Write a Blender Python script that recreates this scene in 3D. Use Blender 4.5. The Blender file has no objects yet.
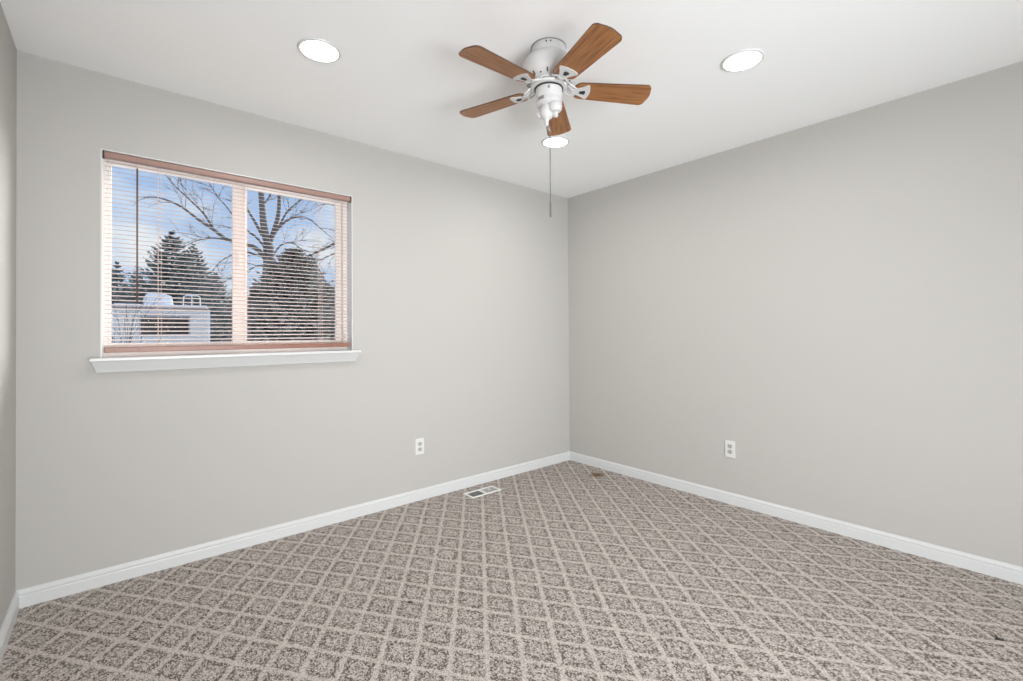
import bpy, bmesh, math, random
from mathutils import Vector, Matrix

scene = bpy.context.scene
COL = scene.collection
PI = math.pi
RND = random.Random(7)

# ------------------------------------------------------------------ camera
CAM = Vector((-3.2216, -2.9484, 1.1874))
YAW, PITCH, ROLL, FPX, SHIFT_PX = 0.70703, 0.00825, -0.00611, 463.884, -11.954
fwd = Vector((math.sin(YAW) * math.cos(PITCH), math.cos(YAW) * math.cos(PITCH), math.sin(PITCH)))
rgt0 = Vector((math.cos(YAW), -math.sin(YAW), 0))
up0 = rgt0.cross(fwd)
rgt = rgt0 * math.cos(ROLL) + up0 * math.sin(ROLL)
upv = up0 * math.cos(ROLL) - rgt0 * math.sin(ROLL)
cam_data = bpy.data.cameras.new('camera')
cam = bpy.data.objects.new('camera', cam_data)
COL.objects.link(cam)
cam_data.sensor_width = 36.0
cam_data.lens = FPX / 1023 * 36.0
cam_data.shift_y = SHIFT_PX / 1023
cam_data.clip_start = 0.02
cam_data.clip_end = 400
cam.matrix_world = Matrix(((rgt.x, upv.x, -fwd.x, CAM.x), (rgt.y, upv.y, -fwd.y, CAM.y), (rgt.z, upv.z, -fwd.z, CAM.z), (0, 0, 0, 1)))
scene.camera = cam


def at(px, py, y):
    """Where the line of sight through a picture point reaches the upright plane y."""
    d = fwd + rgt * ((px - 511.5) / FPX) - upv * ((py - SHIFT_PX - 340.5) / FPX)
    return CAM + d * ((y - CAM.y) / d.y)


# ------------------------------------------------------------------ colour management
scene.display_settings.display_device = 'sRGB'
scene.view_settings.view_transform = 'Standard'
scene.view_settings.look = 'None'
scene.view_settings.gamma = 1.0
scene.view_settings.use_curve_mapping = False
scene.view_settings.exposure = 0.0
scene.cycles.caustics_reflective = False
scene.cycles.caustics_refractive = False
scene.cycles.sample_clamp_indirect = 4.0

# ------------------------------------------------------------------ sky
world = bpy.data.worlds.new('sky')
scene.world = world
world.use_nodes = True
nt = world.node_tree
nt.nodes.clear()
tc = nt.nodes.new('ShaderNodeTexCoord')
mp = nt.nodes.new('ShaderNodeMapping')
mp.inputs['Scale'].default_value = (1.0, 1.0, 2.6)
mp.inputs['Location'].default_value = (0.35, 0.2, 0.1)
cl = nt.nodes.new('ShaderNodeTexNoise')
cl.inputs['Scale'].default_value = 4.5
cl.inputs['Detail'].default_value = 6
cl.inputs['Roughness'].default_value = 0.55
cr = nt.nodes.new('ShaderNodeValToRGB')
cr.color_ramp.elements[0].position = 0.43
cr.color_ramp.elements[0].color = (0, 0, 0, 1)
cr.color_ramp.elements[1].position = 0.64
cr.color_ramp.elements[1].color = (1, 1, 1, 1)
sp = nt.nodes.new('ShaderNodeSeparateXYZ')
gr = nt.nodes.new('ShaderNodeValToRGB')
gr.color_ramp.elements[0].position = 0.0
gr.color_ramp.elements[0].color = (0.62, 0.76, 0.95, 1)
gr.color_ramp.elements[1].position = 0.45
gr.color_ramp.elements[1].color = (0.30, 0.50, 0.90, 1)
mx = nt.nodes.new('ShaderNodeMixRGB')
mx.inputs[2].default_value = (0.92, 0.95, 1.0, 1)
bg = nt.nodes.new('ShaderNodeBackground')
bg.inputs['Strength'].default_value = 0.95
wo = nt.nodes.new('ShaderNodeOutputWorld')
L = nt.links.new
L(tc.outputs['Generated'], mp.inputs['Vector'])
L(mp.outputs[0], cl.inputs['Vector'])
L(cl.outputs[0], cr.inputs[0])
L(tc.outputs['Generated'], sp.inputs[0])
L(sp.outputs['Z'], gr.inputs[0])
L(cr.outputs[0], mx.inputs[0])
L(gr.outputs[0], mx.inputs[1])
L(mx.outputs[0], bg.inputs['Color'])
L(bg.outputs[0], wo.inputs['Surface'])


# ------------------------------------------------------------------ lights
def area(name, loc, direction, sx, sy, power, color=(1, 1, 1), spread=180):
    d = bpy.data.lights.new(name, 'AREA')
    d.shape = 'RECTANGLE'
    d.size, d.size_y = sx, sy
    d.energy = power
    d.color = color
    d.spread = math.radians(spread)
    o = bpy.data.objects.new(name, d)
    COL.objects.link(o)
    o.location = loc
    o.rotation_euler = Vector(direction).to_track_quat('-Z', 'Y').to_euler()
    return o


area('rear_fill_light', (-2.3, -4.70, 0.85), (0.37, 1, 0.04), 2.2, 1.4, 123, (0.96, 0.98, 1.0), 120)  # added soft fill behind the camera; the rear wall has no doorway
sd = bpy.data.lights.new('soft_daylight', 'SUN')
sd.energy = 11.0
sd.angle = math.radians(50)
sd.color = (1.0, 0.99, 0.97)
so_ = bpy.data.objects.new('soft_daylight', sd)
COL.objects.link(so_)
so_.rotation_euler = Vector((-0.80, -0.55, -0.42)).to_track_quat('-Z', 'Y').to_euler()
DOWNLIGHT_L = 6.0
DOWNLIGHT_W = 5.6


# ------------------------------------------------------------------ materials
def mat(name, color, rough=0.5, metal=0.0, spec=0.5, noise=None, bump=None, coat=0.0):
    """noise = (scale, amount, second colour); bump = (scale, strength, distance)."""
    m = bpy.data.materials.new(name)
    m.use_nodes = True
    n = m.node_tree
    b = n.nodes['Principled BSDF']
    b.inputs['Base Color'].default_value = (*color, 1)
    b.inputs['Roughness'].default_value = rough
    b.inputs['Metallic'].default_value = metal
    b.inputs['Specular IOR Level'].default_value = spec
    b.inputs['Coat Weight'].default_value = coat
    t = n.nodes.new('ShaderNodeTexCoord')
    if noise:
        x = n.nodes.new('ShaderNodeTexNoise')
        x.inputs['Scale'].default_value = noise[0]
        x.inputs['Detail'].default_value = 4
        n.links.new(t.outputs['Object'], x.inputs['Vector'])
        r = n.nodes.new('ShaderNodeMixRGB')
        r.inputs[1].default_value = (*color, 1)
        r.inputs[2].default_value = (*noise[2], 1)
        k = n.nodes.new('ShaderNodeMath')
        k.operation = 'MULTIPLY'
        k.inputs[1].default_value = noise[1]
        n.links.new(x.outputs[0], k.inputs[0])
        n.links.new(k.outputs[0], r.inputs[0])
        n.links.new(r.outputs[0], b.inputs['Base Color'])
    if bump:
        x = n.nodes.new('ShaderNodeTexNoise')
        x.inputs['Scale'].default_value = bump[0]
        x.inputs['Detail'].default_value = 3
        n.links.new(t.outputs['Object'], x.inputs['Vector'])
        u = n.nodes.new('ShaderNodeBump')
        u.inputs['Strength'].default_value = bump[1]
        u.inputs['Distance'].default_value = bump[2]
        n.links.new(x.outputs[0], u.inputs['Height'])
        n.links.new(u.outputs[0], b.inputs['Normal'])
    return m


def emit_mat(name, color, strength):
    m = bpy.data.materials.new(name)
    m.use_nodes = True
    n = m.node_tree
    b = n.nodes['Principled BSDF']
    b.inputs['Base Color'].default_value = (0.9, 0.9, 0.9, 1)
    b.inputs['Emission Color'].default_value = (*color, 1)
    b.inputs['Emission Strength'].default_value = strength
    return m


M_WALL = mat('greige_wall_paint', (0.490, 0.478, 0.456), 0.75, spec=0.25, bump=(140, 0.06, 0.002))
M_CEIL = mat('white_ceiling_paint', (0.915, 0.93, 0.935), 0.85, spec=0.2, bump=(90, 0.05, 0.002))
M_TRIM = mat('white_trim_paint', (0.655, 0.668, 0.668), 0.35)
M_VINYL = mat('pink_lit_vinyl', (0.92, 0.865, 0.83), 0.4)  # pinkish light from the slats is put into the white
M_PLASTIC = mat('white_plastic', (0.71, 0.71, 0.685), 0.35)
M_SLOT = mat('dark_slot', (0.035, 0.033, 0.03), 0.7)
M_RECEPT = mat('outlet_face_shading', (0.50, 0.50, 0.475), 0.45)  # grey shading of the receptacles put into the base colour
M_FAN = mat('white_enamel', (0.63, 0.63, 0.63), 0.38)
M_STEEL_SHADOWGAP = mat('grey_steel_gap_shade', (0.30, 0.30, 0.29), 0.4, metal=0.6)  # steel parts, and rings that paint shaded gaps
M_CHAIN = mat('dark_chain', (0.13, 0.13, 0.125), 0.5)
M_CHROME = mat('chrome', (0.55, 0.55, 0.54), 0.25, metal=1.0)
M_BLACK = mat('black_screw_cutout_shade', (0.02, 0.022, 0.028), 0.5)  # black screws, and the painted shade of the iron cutouts
M_COPPER = mat('copper_paint', (0.27, 0.125, 0.085), 0.38, noise=(30, 0.3, (0.33, 0.165, 0.12)))
M_RAILTOP = mat('rose_brown_paint', (0.32, 0.195, 0.165), 0.4, noise=(20, 0.4, (0.38, 0.245, 0.205)))
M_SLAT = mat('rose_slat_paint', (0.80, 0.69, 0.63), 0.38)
M_SLATSHADE = mat('rose_brown_slat_shade', (0.40, 0.24, 0.185), 0.45)  # shade under the slats put into a browner colour
M_CAP = mat('dark_end_cap', (0.045, 0.03, 0.02), 0.5)
M_WAND = mat('brown_wand', (0.16, 0.09, 0.075), 0.35)
M_CORD = mat('pale_cord', (0.75, 0.60, 0.54), 0.8)
M_LENS = emit_mat('lit_lens', (1.0, 0.99, 0.975), DOWNLIGHT_L)
M_VENTDARK = mat('vent_duct', (0.24, 0.24, 0.235), 0.7)
M_VENT = mat('vent_enamel', (0.84, 0.83, 0.81), 0.45)
M_FIN = mat('vent_fin_enamel', (0.42, 0.42, 0.41), 0.5)
M_SCRAP = mat('black_scrap', (0.012, 0.01, 0.009), 0.6)


def wood_mat():
    m = bpy.data.materials.new('oak_blade_veneer')
    m.use_nodes = True
    n = m.node_tree
    b = n.nodes['Principled BSDF']
    b.inputs['Roughness'].default_value = 0.42
    t = n.nodes.new('ShaderNodeTexCoord')
    g = n.nodes.new('ShaderNodeMapping')
    g.inputs['Scale'].default_value = (5, 70, 40)
    x = n.nodes.new('ShaderNodeTexNoise')
    x.inputs['Scale'].default_value = 1.6
    x.inputs['Detail'].default_value = 5
    x.inputs['Distortion'].default_value = 0.6
    r = n.nodes.new('ShaderNodeValToRGB')
    r.color_ramp.elements[0].position = 0.32
    r.color_ramp.elements[0].color = (0.185, 0.070, 0.020, 1)
    r.color_ramp.elements[1].position = 0.68
    r.color_ramp.elements[1].color = (0.40, 0.175, 0.060, 1)
    n.links.new(t.outputs['Object'], g.inputs[0])
    n.links.new(g.outputs[0], x.inputs['Vector'])
    n.links.new(x.outputs[0], r.inputs[0])
    n.links.new(r.outputs[0], b.inputs['Base Color'])
    return m


M_WOOD = wood_mat()
M_BLADE_EDGE = mat('dark_blade_edge', (0.10, 0.045, 0.02), 0.5)


def glass_mat():
    m = bpy.data.materials.new('window_glass')
    m.use_nodes = True
    n = m.node_tree
    n.nodes.clear()
    o = n.nodes.new('ShaderNodeOutputMaterial')
    t = n.nodes.new('ShaderNodeBsdfTransparent')
    t.inputs[0].default_value = (0.96, 0.98, 0.98, 1)
    g = n.nodes.new('ShaderNodeBsdfGlossy')
    g.inputs['Roughness'].default_value = 0.02
    f = n.nodes.new('ShaderNodeFresnel')
    f.inputs[0].default_value = 1.03
    x = n.nodes.new('ShaderNodeMixShader')
    n.links.new(f.outputs[0], x.inputs[0])
    n.links.new(t.outputs[0], x.inputs[1])
    n.links.new(g.outputs[0], x.inputs[2])
    n.links.new(x.outputs[0], o.inputs['Surface'])
    return m


M_GLASS = glass_mat()


class NB:
    """Small helper to chain math nodes."""

    def __init__(self, tree):
        self.t = tree

    def m(self, op, a, b=None, c=None, clamp=False):
        n = self.t.nodes.new('ShaderNodeMath')
        n.operation = op
        n.use_clamp = clamp
        for i, v in enumerate((a, b, c)):
            if v is None:
                continue
            if isinstance(v, (int, float)):
                n.inputs[i].default_value = v
            else:
                self.t.links.new(v, n.inputs[i])
        return n.outputs[0]


def carpet_mat():
    m = bpy.data.materials.new('diamond_loop_carpet')
    m.use_nodes = True
    n = m.node_tree
    k = NB(n)
    b = n.nodes['Principled BSDF']
    b.inputs['Roughness'].default_value = 0.95
    b.inputs['Specular IOR Level'].default_value = 0.1
    t = n.nodes.new('ShaderNodeTexCoord')
    s = n.nodes.new('ShaderNodeSeparateXYZ')
    n.links.new(t.outputs['Object'], s.inputs[0])
    # slight wobble of the woven lines
    wn = n.nodes.new('ShaderNodeTexNoise')
    wn.inputs['Scale'].default_value = 70
    wn.inputs['Detail'].default_value = 1
    n.links.new(t.outputs['Object'], wn.inputs['Vector'])
    wob = k.m('MULTIPLY', k.m('SUBTRACT', wn.outputs[0], 0.5), 0.16)
    X = k.m('ADD', s.outputs['X'], 2.10219)
    Y = k.m('ADD', s.outputs['Y'], 0.59741)
    # lattice vectors of the diamonds, in metres
    e1 = (-0.078673, -0.106796)
    e2 = (0.079633, -0.110609)
    det = e1[0] * e2[1] - e1[1] * e2[0]
    A = k.m('ADD', k.m('ADD', k.m('MULTIPLY', X, e2[1] / det), k.m('MULTIPLY', Y, -e2[0] / det)), wob)
    B = k.m('ADD', k.m('ADD', k.m('MULTIPLY', X, -e1[1] / det), k.m('MULTIPLY', Y, e1[0] / det)), wob)
    ca = k.m('ABSOLUTE', k.m('SUBTRACT', k.m('FRACT', A), 0.5))      # 0 in the middle of a diamond, 0.5 on a line
    cb = k.m('ABSOLUTE', k.m('SUBTRACT', k.m('FRACT', B), 0.5))
    r = k.m('MAXIMUM', ca, cb)
    pat = n.nodes.new('ShaderNodeValToRGB')
    el = pat.color_ramp.elements
    el[0].position, el[0].color = 0.0, (0.80, 0.80, 0.80, 1)
    el[1].position, el[1].color = 1.0, (1, 1, 1, 1)
    for p_, v in ((0.10, 0.85), (0.18, 0.46), (0.28, 0.48), (0.37, 0.66), (0.46, 0.62), (0.54, 0.38), (0.82, 0.36), (0.875, 0.92)):
        e = el.new(p_)
        e.color = (v, v, v, 1)
    n.links.new(k.m('MULTIPLY', r, 2.0), pat.inputs[0])
    # loops of yarn
    lm = n.nodes.new('ShaderNodeMapping')
    lm.inputs['Scale'].default_value = (1.0, 0.72, 1.0)
    n.links.new(t.outputs['Object'], lm.inputs[0])
    v1 = n.nodes.new('ShaderNodeTexVoronoi')
    v1.inputs['Scale'].default_value = 215
    v1.inputs['Randomness'].default_value = 0.85
    n.links.new(lm.outputs[0], v1.inputs['Vector'])
    hs = n.nodes.new('ShaderNodeSeparateColor')
    n.links.new(v1.outputs['Color'], hs.inputs[0])
    big = n.nodes.new('ShaderNodeTexNoise')
    big.inputs['Scale'].default_value = 2.2
    big.inputs['Detail'].default_value = 2
    n.links.new(t.outputs['Object'], big.inputs['Vector'])
    # a loop is light where its random number falls under the pattern value
    val = k.m('ADD', k.m('MULTIPLY', k.m('SUBTRACT', pat.outputs[0], hs.outputs[0]), 1.25), 0.52, clamp=True)
    ramp = n.nodes.new('ShaderNodeValToRGB')
    q = ramp.color_ramp.elements
    q[0].position, q[0].color = 0.0, CARPET_DARK
    q[1].position, q[1].color = 1.0, CARPET_LIGHT
    mid = q.new(0.45)
    mid.color = CARPET_MID
    n.links.new(val, ramp.inputs[0])
    edge = k.m('SUBTRACT', 1.0, k.m('MULTIPLY', k.m('POWER', k.m('MULTIPLY', v1.outputs['Distance'], 1.0), 2.0), 0.72), clamp=True)
    tone = n.nodes.new('ShaderNodeMixRGB')
    tone.blend_type = 'MULTIPLY'
    tone.inputs[0].default_value = 1.0
    cmb = n.nodes.new('ShaderNodeCombineColor')
    for i in range(3):
        n.links.new(edge, cmb.inputs[i])
    n.links.new(ramp.outputs[0], tone.inputs[1])
    n.links.new(cmb.outputs[0], tone.inputs[2])
    # a brown stain by the right wall and a few dark specks
    out = tone.outputs[0]
    for (sx, sy, rad, colr, amt) in ((-0.178, -0.468, 0.080, (0.17, 0.11, 0.06), 0.85), (-2.233, -1.088, 0.014, (0.05, 0.04, 0.035), 0.9),
                                     (-2.04, -0.985 - 0.25, 0.010, (0.06, 0.05, 0.045), 0.8)):
        dx = k.m('SUBTRACT', s.outputs['X'], sx)
        dy = k.m('SUBTRACT', s.outputs['Y'], sy)
        d = k.m('SQRT', k.m('ADD', k.m('MULTIPLY', dx, dx), k.m('MULTIPLY', dy, dy)))
        f = k.m('MULTIPLY', k.m('SUBTRACT', 1.0, k.m('DIVIDE', d, rad), clamp=True), 2.2)
        f = k.m('MULTIPLY', k.m('MULTIPLY', f, k.m('ADD', wn.outputs[0], 0.25)), amt, clamp=True)
        st = n.nodes.new('ShaderNodeMixRGB')
        st.inputs[2].default_value = (*colr, 1)
        n.links.new(f, st.inputs[0])
        n.links.new(out, st.inputs[1])
        out = st.outputs[0]
    n.links.new(out, b.inputs['Base Color'])
    bp = n.nodes.new('ShaderNodeBump')
    bp.inputs['Strength'].default_value = 0.55
    bp.inputs['Distance'].default_value = 0.003
    n.links.new(k.m('SUBTRACT', 1.0, v1.outputs['Distance']), bp.inputs['Height'])
    n.links.new(bp.outputs[0], b.inputs['Normal'])
    return m


CARPET_DARK = (0.165, 0.134, 0.113, 1)
CARPET_MID = (0.50, 0.448, 0.408, 1)
CARPET_LIGHT = (0.72, 0.655, 0.608, 1)
M_CARPET = carpet_mat()


# ------------------------------------------------------------------ mesh helpers
def new():
    return bmesh.new()


def obj(name, bm, material, parent=None, smooth=False, bevel=None):
    bmesh.ops.recalc_face_normals(bm, faces=bm.faces)
    me = bpy.data.meshes.new(name)
    bm.to_mesh(me)
    bm.free()
    for mt in (material if isinstance(material, (list, tuple)) else [material]):
        me.materials.append(mt)
    if smooth:
        for p in me.polygons:
            p.use_smooth = True
    o = bpy.data.objects.new(name, me)
    COL.objects.link(o)
    if parent is not None:
        o.parent = parent
    if bevel:
        b = o.modifiers.new('bevel', 'BEVEL')
        b.width = bevel
        b.segments = 2
        b.limit_method = 'ANGLE'
    if smooth == 'auto':
        for p in me.polygons:
            p.use_smooth = True
        try:
            me.set_sharp_from_angle(angle=math.radians(38))
        except Exception:
            pass
    return o


def tag(o, label=None, cat=None, group=None, kind=None):
    if label:
        o['label'] = label
    if cat:
        o['category'] = cat
    if group:
        o['group'] = group
    if kind:
        o['kind'] = kind
    return o


def empty(name, loc=(0, 0, 0), rz=0.0):
    o = bpy.data.objects.new(name, None)
    COL.objects.link(o)
    o.location = loc
    o.rotation_euler = (0, 0, rz)
    o.empty_display_size = 0.05
    return o


def box(bm, x0, x1, y0, y1, z0, z1, mtx=None):
    vs = [bm.verts.new((x, y, z)) for x in (x0, x1) for y in (y0, y1) for z in (z0, z1)]
    for f in ((0, 1, 3, 2), (4, 6, 7, 5), (0, 4, 5, 1), (2, 3, 7, 6), (0, 2, 6, 4), (1, 5, 7, 3)):
        bm.faces.new([vs[i] for i in f])
    if mtx is not None:
        for v in vs:
            v.co = mtx @ v.co
    return vs


def lathe(bm, prof, seg=40, mtx=None, cap=True):
    """prof: list of (radius, z)."""
    rings = []
    for r, z in prof:
        ring = [bm.verts.new((r * math.cos(2 * PI * i / seg), r * math.sin(2 * PI * i / seg), z)) for i in range(seg)]
        if mtx is not None:
            for v in ring:
                v.co = mtx @ v.co
        rings.append(ring)
    for a, b in zip(rings, rings[1:]):
        for i in range(seg):
            j = (i + 1) % seg
            bm.faces.new((a[i], a[j], b[j], b[i]))
    if cap:
        bm.faces.new(rings[0])
        bm.faces.new(list(reversed(rings[-1])))


def tube(bm, pts, radii, seg=8, cap=True):
    pts = [Vector(p) for p in pts]
    if isinstance(radii, (int, float)):
        radii = [radii] * len(pts)
    rings = []
    prev = None
    for i, p in enumerate(pts):
        t = (pts[min(i + 1, len(pts) - 1)] - pts[max(i - 1, 0)]).normalized()
        if prev is None:
            ref = Vector((0, 0, 1)) if abs(t.z) < 0.9 else Vector((1, 0, 0))
            u = t.cross(ref).normalized()
        else:
            u = (prev - t * prev.dot(t)).normalized()
        prev = u
        w = t.cross(u)
        rings.append([bm.verts.new(p + (u * math.cos(2 * PI * k / seg) + w * math.sin(2 * PI * k / seg)) * radii[i]) for k in range(seg)])
    for a, b in zip(rings, rings[1:]):
        for k in range(seg):
            j = (k + 1) % seg
            bm.faces.new((a[k], a[j], b[j], b[k]))
    if cap:
        bm.faces.new(rings[0])
        bm.faces.new(list(reversed(rings[-1])))


def prism(bm, outline, z0, z1, mtx=None):
    """outline: list of (x, y), extruded from z0 to z1."""
    lo = [bm.verts.new((x, y, z0)) for x, y in outline]
    hi = [bm.verts.new((x, y, z1)) for x, y in outline]
    n = len(outline)
    bm.faces.new(list(reversed(lo)))
    bm.faces.new(hi)
    for i in range(n):
        j = (i + 1) % n
        bm.faces.new((lo[i], lo[j], hi[j], hi[i]))
    if mtx is not None:
        for v in lo + hi:
            v.co = mtx @ v.co


def sweep(bm, prof, p0, p1, n_in, m0=0.0, m1=0.0):
    """Moulding: prof is a list of (out, z); runs p0 -> p1, n_in points into the room; m0, m1 shorten the ends per unit of out (mitres)."""
    p0, p1, n_in = Vector(p0), Vector(p1), Vector(n_in)
    t = (p1 - p0).normalized()
    a = [bm.verts.new(p0 + n_in * o + Vector((0, 0, z)) + t * (m0 * o)) for o, z in prof]
    b = [bm.verts.new(p1 + n_in * o + Vector((0, 0, z)) - t * (m1 * o)) for o, z in prof]
    n = len(prof)
    for i in range(n):
        j = (i + 1) % n
        bm.faces.new((a[i], a[j], b[j], b[i]))
    bm.faces.new(list(reversed(a)))
    bm.faces.new(b)


def structure(name, bm, m, parent=None, **kw):
    o = obj(name, bm, m, parent, **kw)
    o['kind'] = 'structure'
    return o


# ------------------------------------------------------------------ the room
W, D, H = 3.551, 4.80, 2.44
WX0, WX1, WZ0, WZ1 = -3.275, -2.052, 1.075, 2.079       # window opening
T = 0.15

bm = new(); box(bm, -W - T, T, -D - T, T, -0.12, 0); structure('floor', bm, M_CARPET)
bm = new(); box(bm, -W - T, T, -D - T, T, H, H + 0.12); structure('ceiling', bm, M_CEIL)
bm = new(); box(bm, -W - T, -W, -D - T, T, 0, H); structure('wall_left', bm, M_WALL)
bm = new(); box(bm, 0, T, -D - T, T, 0, H); structure('wall_right', bm, M_WALL)
bm = new(); box(bm, -W, 0, -D - T, -D, 0, H); structure('wall_rear', bm, M_WALL)
bm = new()
xs, zs = (-W, WX0, WX1, 0), (0, WZ0, WZ1, H)
grid = {}
for y in (0, T):
    for i, x in enumerate(xs):
        for j, z in enumerate(zs):
            grid[(i, j, y)] = bm.verts.new((x, y, z))
for y in (0, T):
    for i in range(3):
        for j in range(3):
            if (i, j) != (1, 1):
                bm.faces.new([grid[(i, j, y)], grid[(i + 1, j, y)], grid[(i + 1, j + 1, y)], grid[(i, j + 1, y)]])
for a, b in (((1, 1), (2, 1)), ((2, 1), (2, 2)), ((2, 2), (1, 2)), ((1, 2), (1, 1)), ((0, 0), (3, 0)), ((3, 0), (3, 3)), ((3, 3), (0, 3)), ((0, 3), (0, 0))):
    bm.faces.new([grid[(*a, 0)], grid[(*b, 0)], grid[(*b, T)], grid[(*a, T)]])
structure('wall_far', bm, M_WALL)

# painted white returns lining the opening: one trim
bm = new()
for (x0, x1, z0, z1) in ((WX0, WX0 + 0.006, WZ0, WZ1), (WX1 - 0.006, WX1, WZ0, WZ1), (WX0 + 0.006, WX1 - 0.006, WZ1 - 0.006, WZ1)):
    box(bm, x0, x1, 0.001, 0.085, z0, z1)
structure('trim_2', bm, M_TRIM)

# baseboards with a stepped top
BASE = [(0, 0), (0.015, 0), (0.015, 0.047), (0.0142, 0.0495), (0.0100, 0.0515), (0.0100, 0.054), (0.0125, 0.058), (0.0120, 0.064), (0.0085, 0.070), (0.0055, 0.073), (0.005, 0.077), (0, 0.077)]
bm = new(); sweep(bm, BASE, (-W, 0, 0), (0, 0, 0), (0, -1, 0), 1, 1); structure('baseboard_far', bm, M_TRIM)
bm = new(); sweep(bm, BASE, (0, 0, 0), (0, -D, 0), (-1, 0, 0), 1, 1); structure('baseboard_right', bm, M_TRIM)
bm = new(); sweep(bm, BASE, (-W, -D, 0), (-W, 0, 0), (1, 0, 0), 1, 1); structure('baseboard_left', bm, M_TRIM)

# window stool: a thin lip over a sloping moulded apron with mitred returns
STOOL = [(0, 0.004), (0.050, 0.004), (0.053, 0.000), (0.053, -0.010), (0.047, -0.013), (0.043, -0.018), (0.022, -0.055), (0.018, -0.066), (0.012, -0.068), (0, -0.068)]
bm = new()
t0, t1 = -3.269, -2.062
z = WZ0
p0 = [bm.verts.new((t0 - (o * 0.62 + 0.010 if i < 9 and o > 0 else 0.030 if i == 0 else 0.024), -o, z + dz)) for i, (o, dz) in enumerate(STOOL)]
p1 = [bm.verts.new((t1 + (o * 0.62 + 0.010 if i < 9 and o > 0 else 0.030 if i == 0 else 0.024), -o, z + dz)) for i, (o, dz) in enumerate(STOOL)]
for i in range(len(STOOL)):
    j = (i + 1) % len(STOOL)
    bm.faces.new((p0[i], p0[j], p1[j], p1[i]))
bm.faces.new(list(reversed(p0)))
bm.faces.new(p1)
box(bm, WX0 + 0.0005, WX1 - 0.0005, 0, 0.085, WZ0 + 0.0005, WZ0 + 0.004)
structure('trim_1', bm, M_TRIM)

# ------------------------------------------------------------------ the sliding window
win = empty('window_1', ((WX0 + WX1) / 2, 0.1, WZ0))
win['kind'] = 'structure'


def wchild(name, bm, m, parent=win, **kw):
    o = obj(name, bm, m, None, **kw)
    o.parent = parent
    base = parent.location if parent is win else win.location
    o.matrix_parent_inverse = Matrix.Translation(-Vector(base)) if parent is win else parent.matrix_parent_inverse.copy()
    return o


FY0, FY1 = 0.082, 0.145
bm = new()
box(bm, WX0 + 0.001, WX0 + 0.024, FY0, FY1, WZ0 + 0.001, WZ1 - 0.001)
box(bm, WX1 - 0.032, WX1 - 0.001, FY0, FY1, WZ0 + 0.001, WZ1 - 0.001)
box(bm, WX0 + 0.024, WX1 - 0.032, FY0, FY1, WZ1 - 0.030, WZ1 - 0.001)
box(bm, WX0 + 0.024, WX1 - 0.032, FY0, FY1, WZ0 + 0.001, WZ0 + 0.040)
wchild('frame', bm, M_VINYL, bevel=0.002)


def sash(x0, x1, z0, z1, y0, y1, wl, wr, wt, wb, name):
    bm = new()
    box(bm, x0, x0 + wl, y0, y1, z0, z1)
    box(bm, x1 - wr, x1, y0, y1, z0, z1)
    box(bm, x0 + wl, x1 - wr, y0, y1, z1 - wt, z1)
    box(bm, x0 + wl, x1 - wr, y0, y1, z0, z0 + wb)
    s = wchild(name, bm, M_VINYL, bevel=0.002)
    bm = new()
    ym = (y0 + y1) / 2
    box(bm, x0 + wl - 0.004, x1 - wr + 0.004, ym - 0.002, ym + 0.002, z0 + wb - 0.004, z1 - wt + 0.004)
    g = obj('glass_pane', bm, M_GLASS, s)
    return s


sash(WX0 + 0.025, -2.655, WZ0 + 0.041, WZ1 - 0.031, 0.086, 0.108, 0.014, 0.059, 0.014, 0.030, 'sash')
sash(-2.700, WX1 - 0.033, WZ0 + 0.041, WZ1 - 0.031, 0.112, 0.134, 0.062, 0.036, 0.010, 0.030, 'sash')
bm = new()
box(bm, -2.690, -2.678, 0.070, 0.086, 1.585, 1.640)
box(bm, -2.700, -2.668, 0.080, 0.086, 1.560, 1.665)
wchild('latch', bm, M_VINYL, bevel=0.002)

# ------------------------------------------------------------------ the mini blind
blind = empty('window_blind', ((WX0 + WX1) / 2, 0.02, WZ1))
tag(blind, 'raised-open rose coloured mini blind with copper rails hanging inside the window', 'blind')
blind['label'] = 'open mini blind with pale rose slats and copper rails inside the window opening'


def child(name, bm, m, parent, root=None, **kw):
    """Geometry written in world coordinates, parented without moving."""
    o = obj(name, bm, m, None, **kw)
    o.parent = parent
    off = Vector((0, 0, 0))
    p = parent
    while p is not None:
        if p.type == 'EMPTY':
            off += p.location
        p = p.parent
    if parent.type == 'EMPTY':
        o.matrix_parent_inverse = Matrix.Translation(-off)
    return o


BX0, BX1 = WX0 + 0.012, WX1 - 0.016
bm = new()
# channel-shaped head rail
PRF = [(0.006, -0.031), (0.003, -0.027), (0.003, -0.006), (0.006, -0.002), (0.032, -0.002), (0.032, -0.031)]
a = [bm.verts.new((WX0 + 0.0135, y, WZ1 - 0.006 + z)) for y, z in PRF]
b = [bm.verts.new((WX1 - 0.0135, y, WZ1 - 0.006 + z)) for y, z in PRF]
for i in range(len(PRF)):
    j = (i + 1) % len(PRF)
    bm.faces.new((a[i], a[j], b[j], b[i]))
bm.faces.new(list(reversed(a))); bm.faces.new(b)
hr = child('head_rail', bm, M_RAILTOP, blind)
for x0 in (WX0 + 0.0065, WX1 - 0.0130):
    bm = new(); box(bm, x0, x0 + 0.0065, -0.003, 0.034, WZ1 - 0.039, WZ1 - 0.0065)
    o = child('end_bracket', bm, M_CAP, blind, bevel=0.001)
    o['label'] = 'dark brown end bracket'
bm = new(); box(bm, WX0 + 0.0135, WX1 - 0.0135, 0.004, 0.030, WZ1 - 0.0075, WZ1 - 0.0065)

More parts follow.
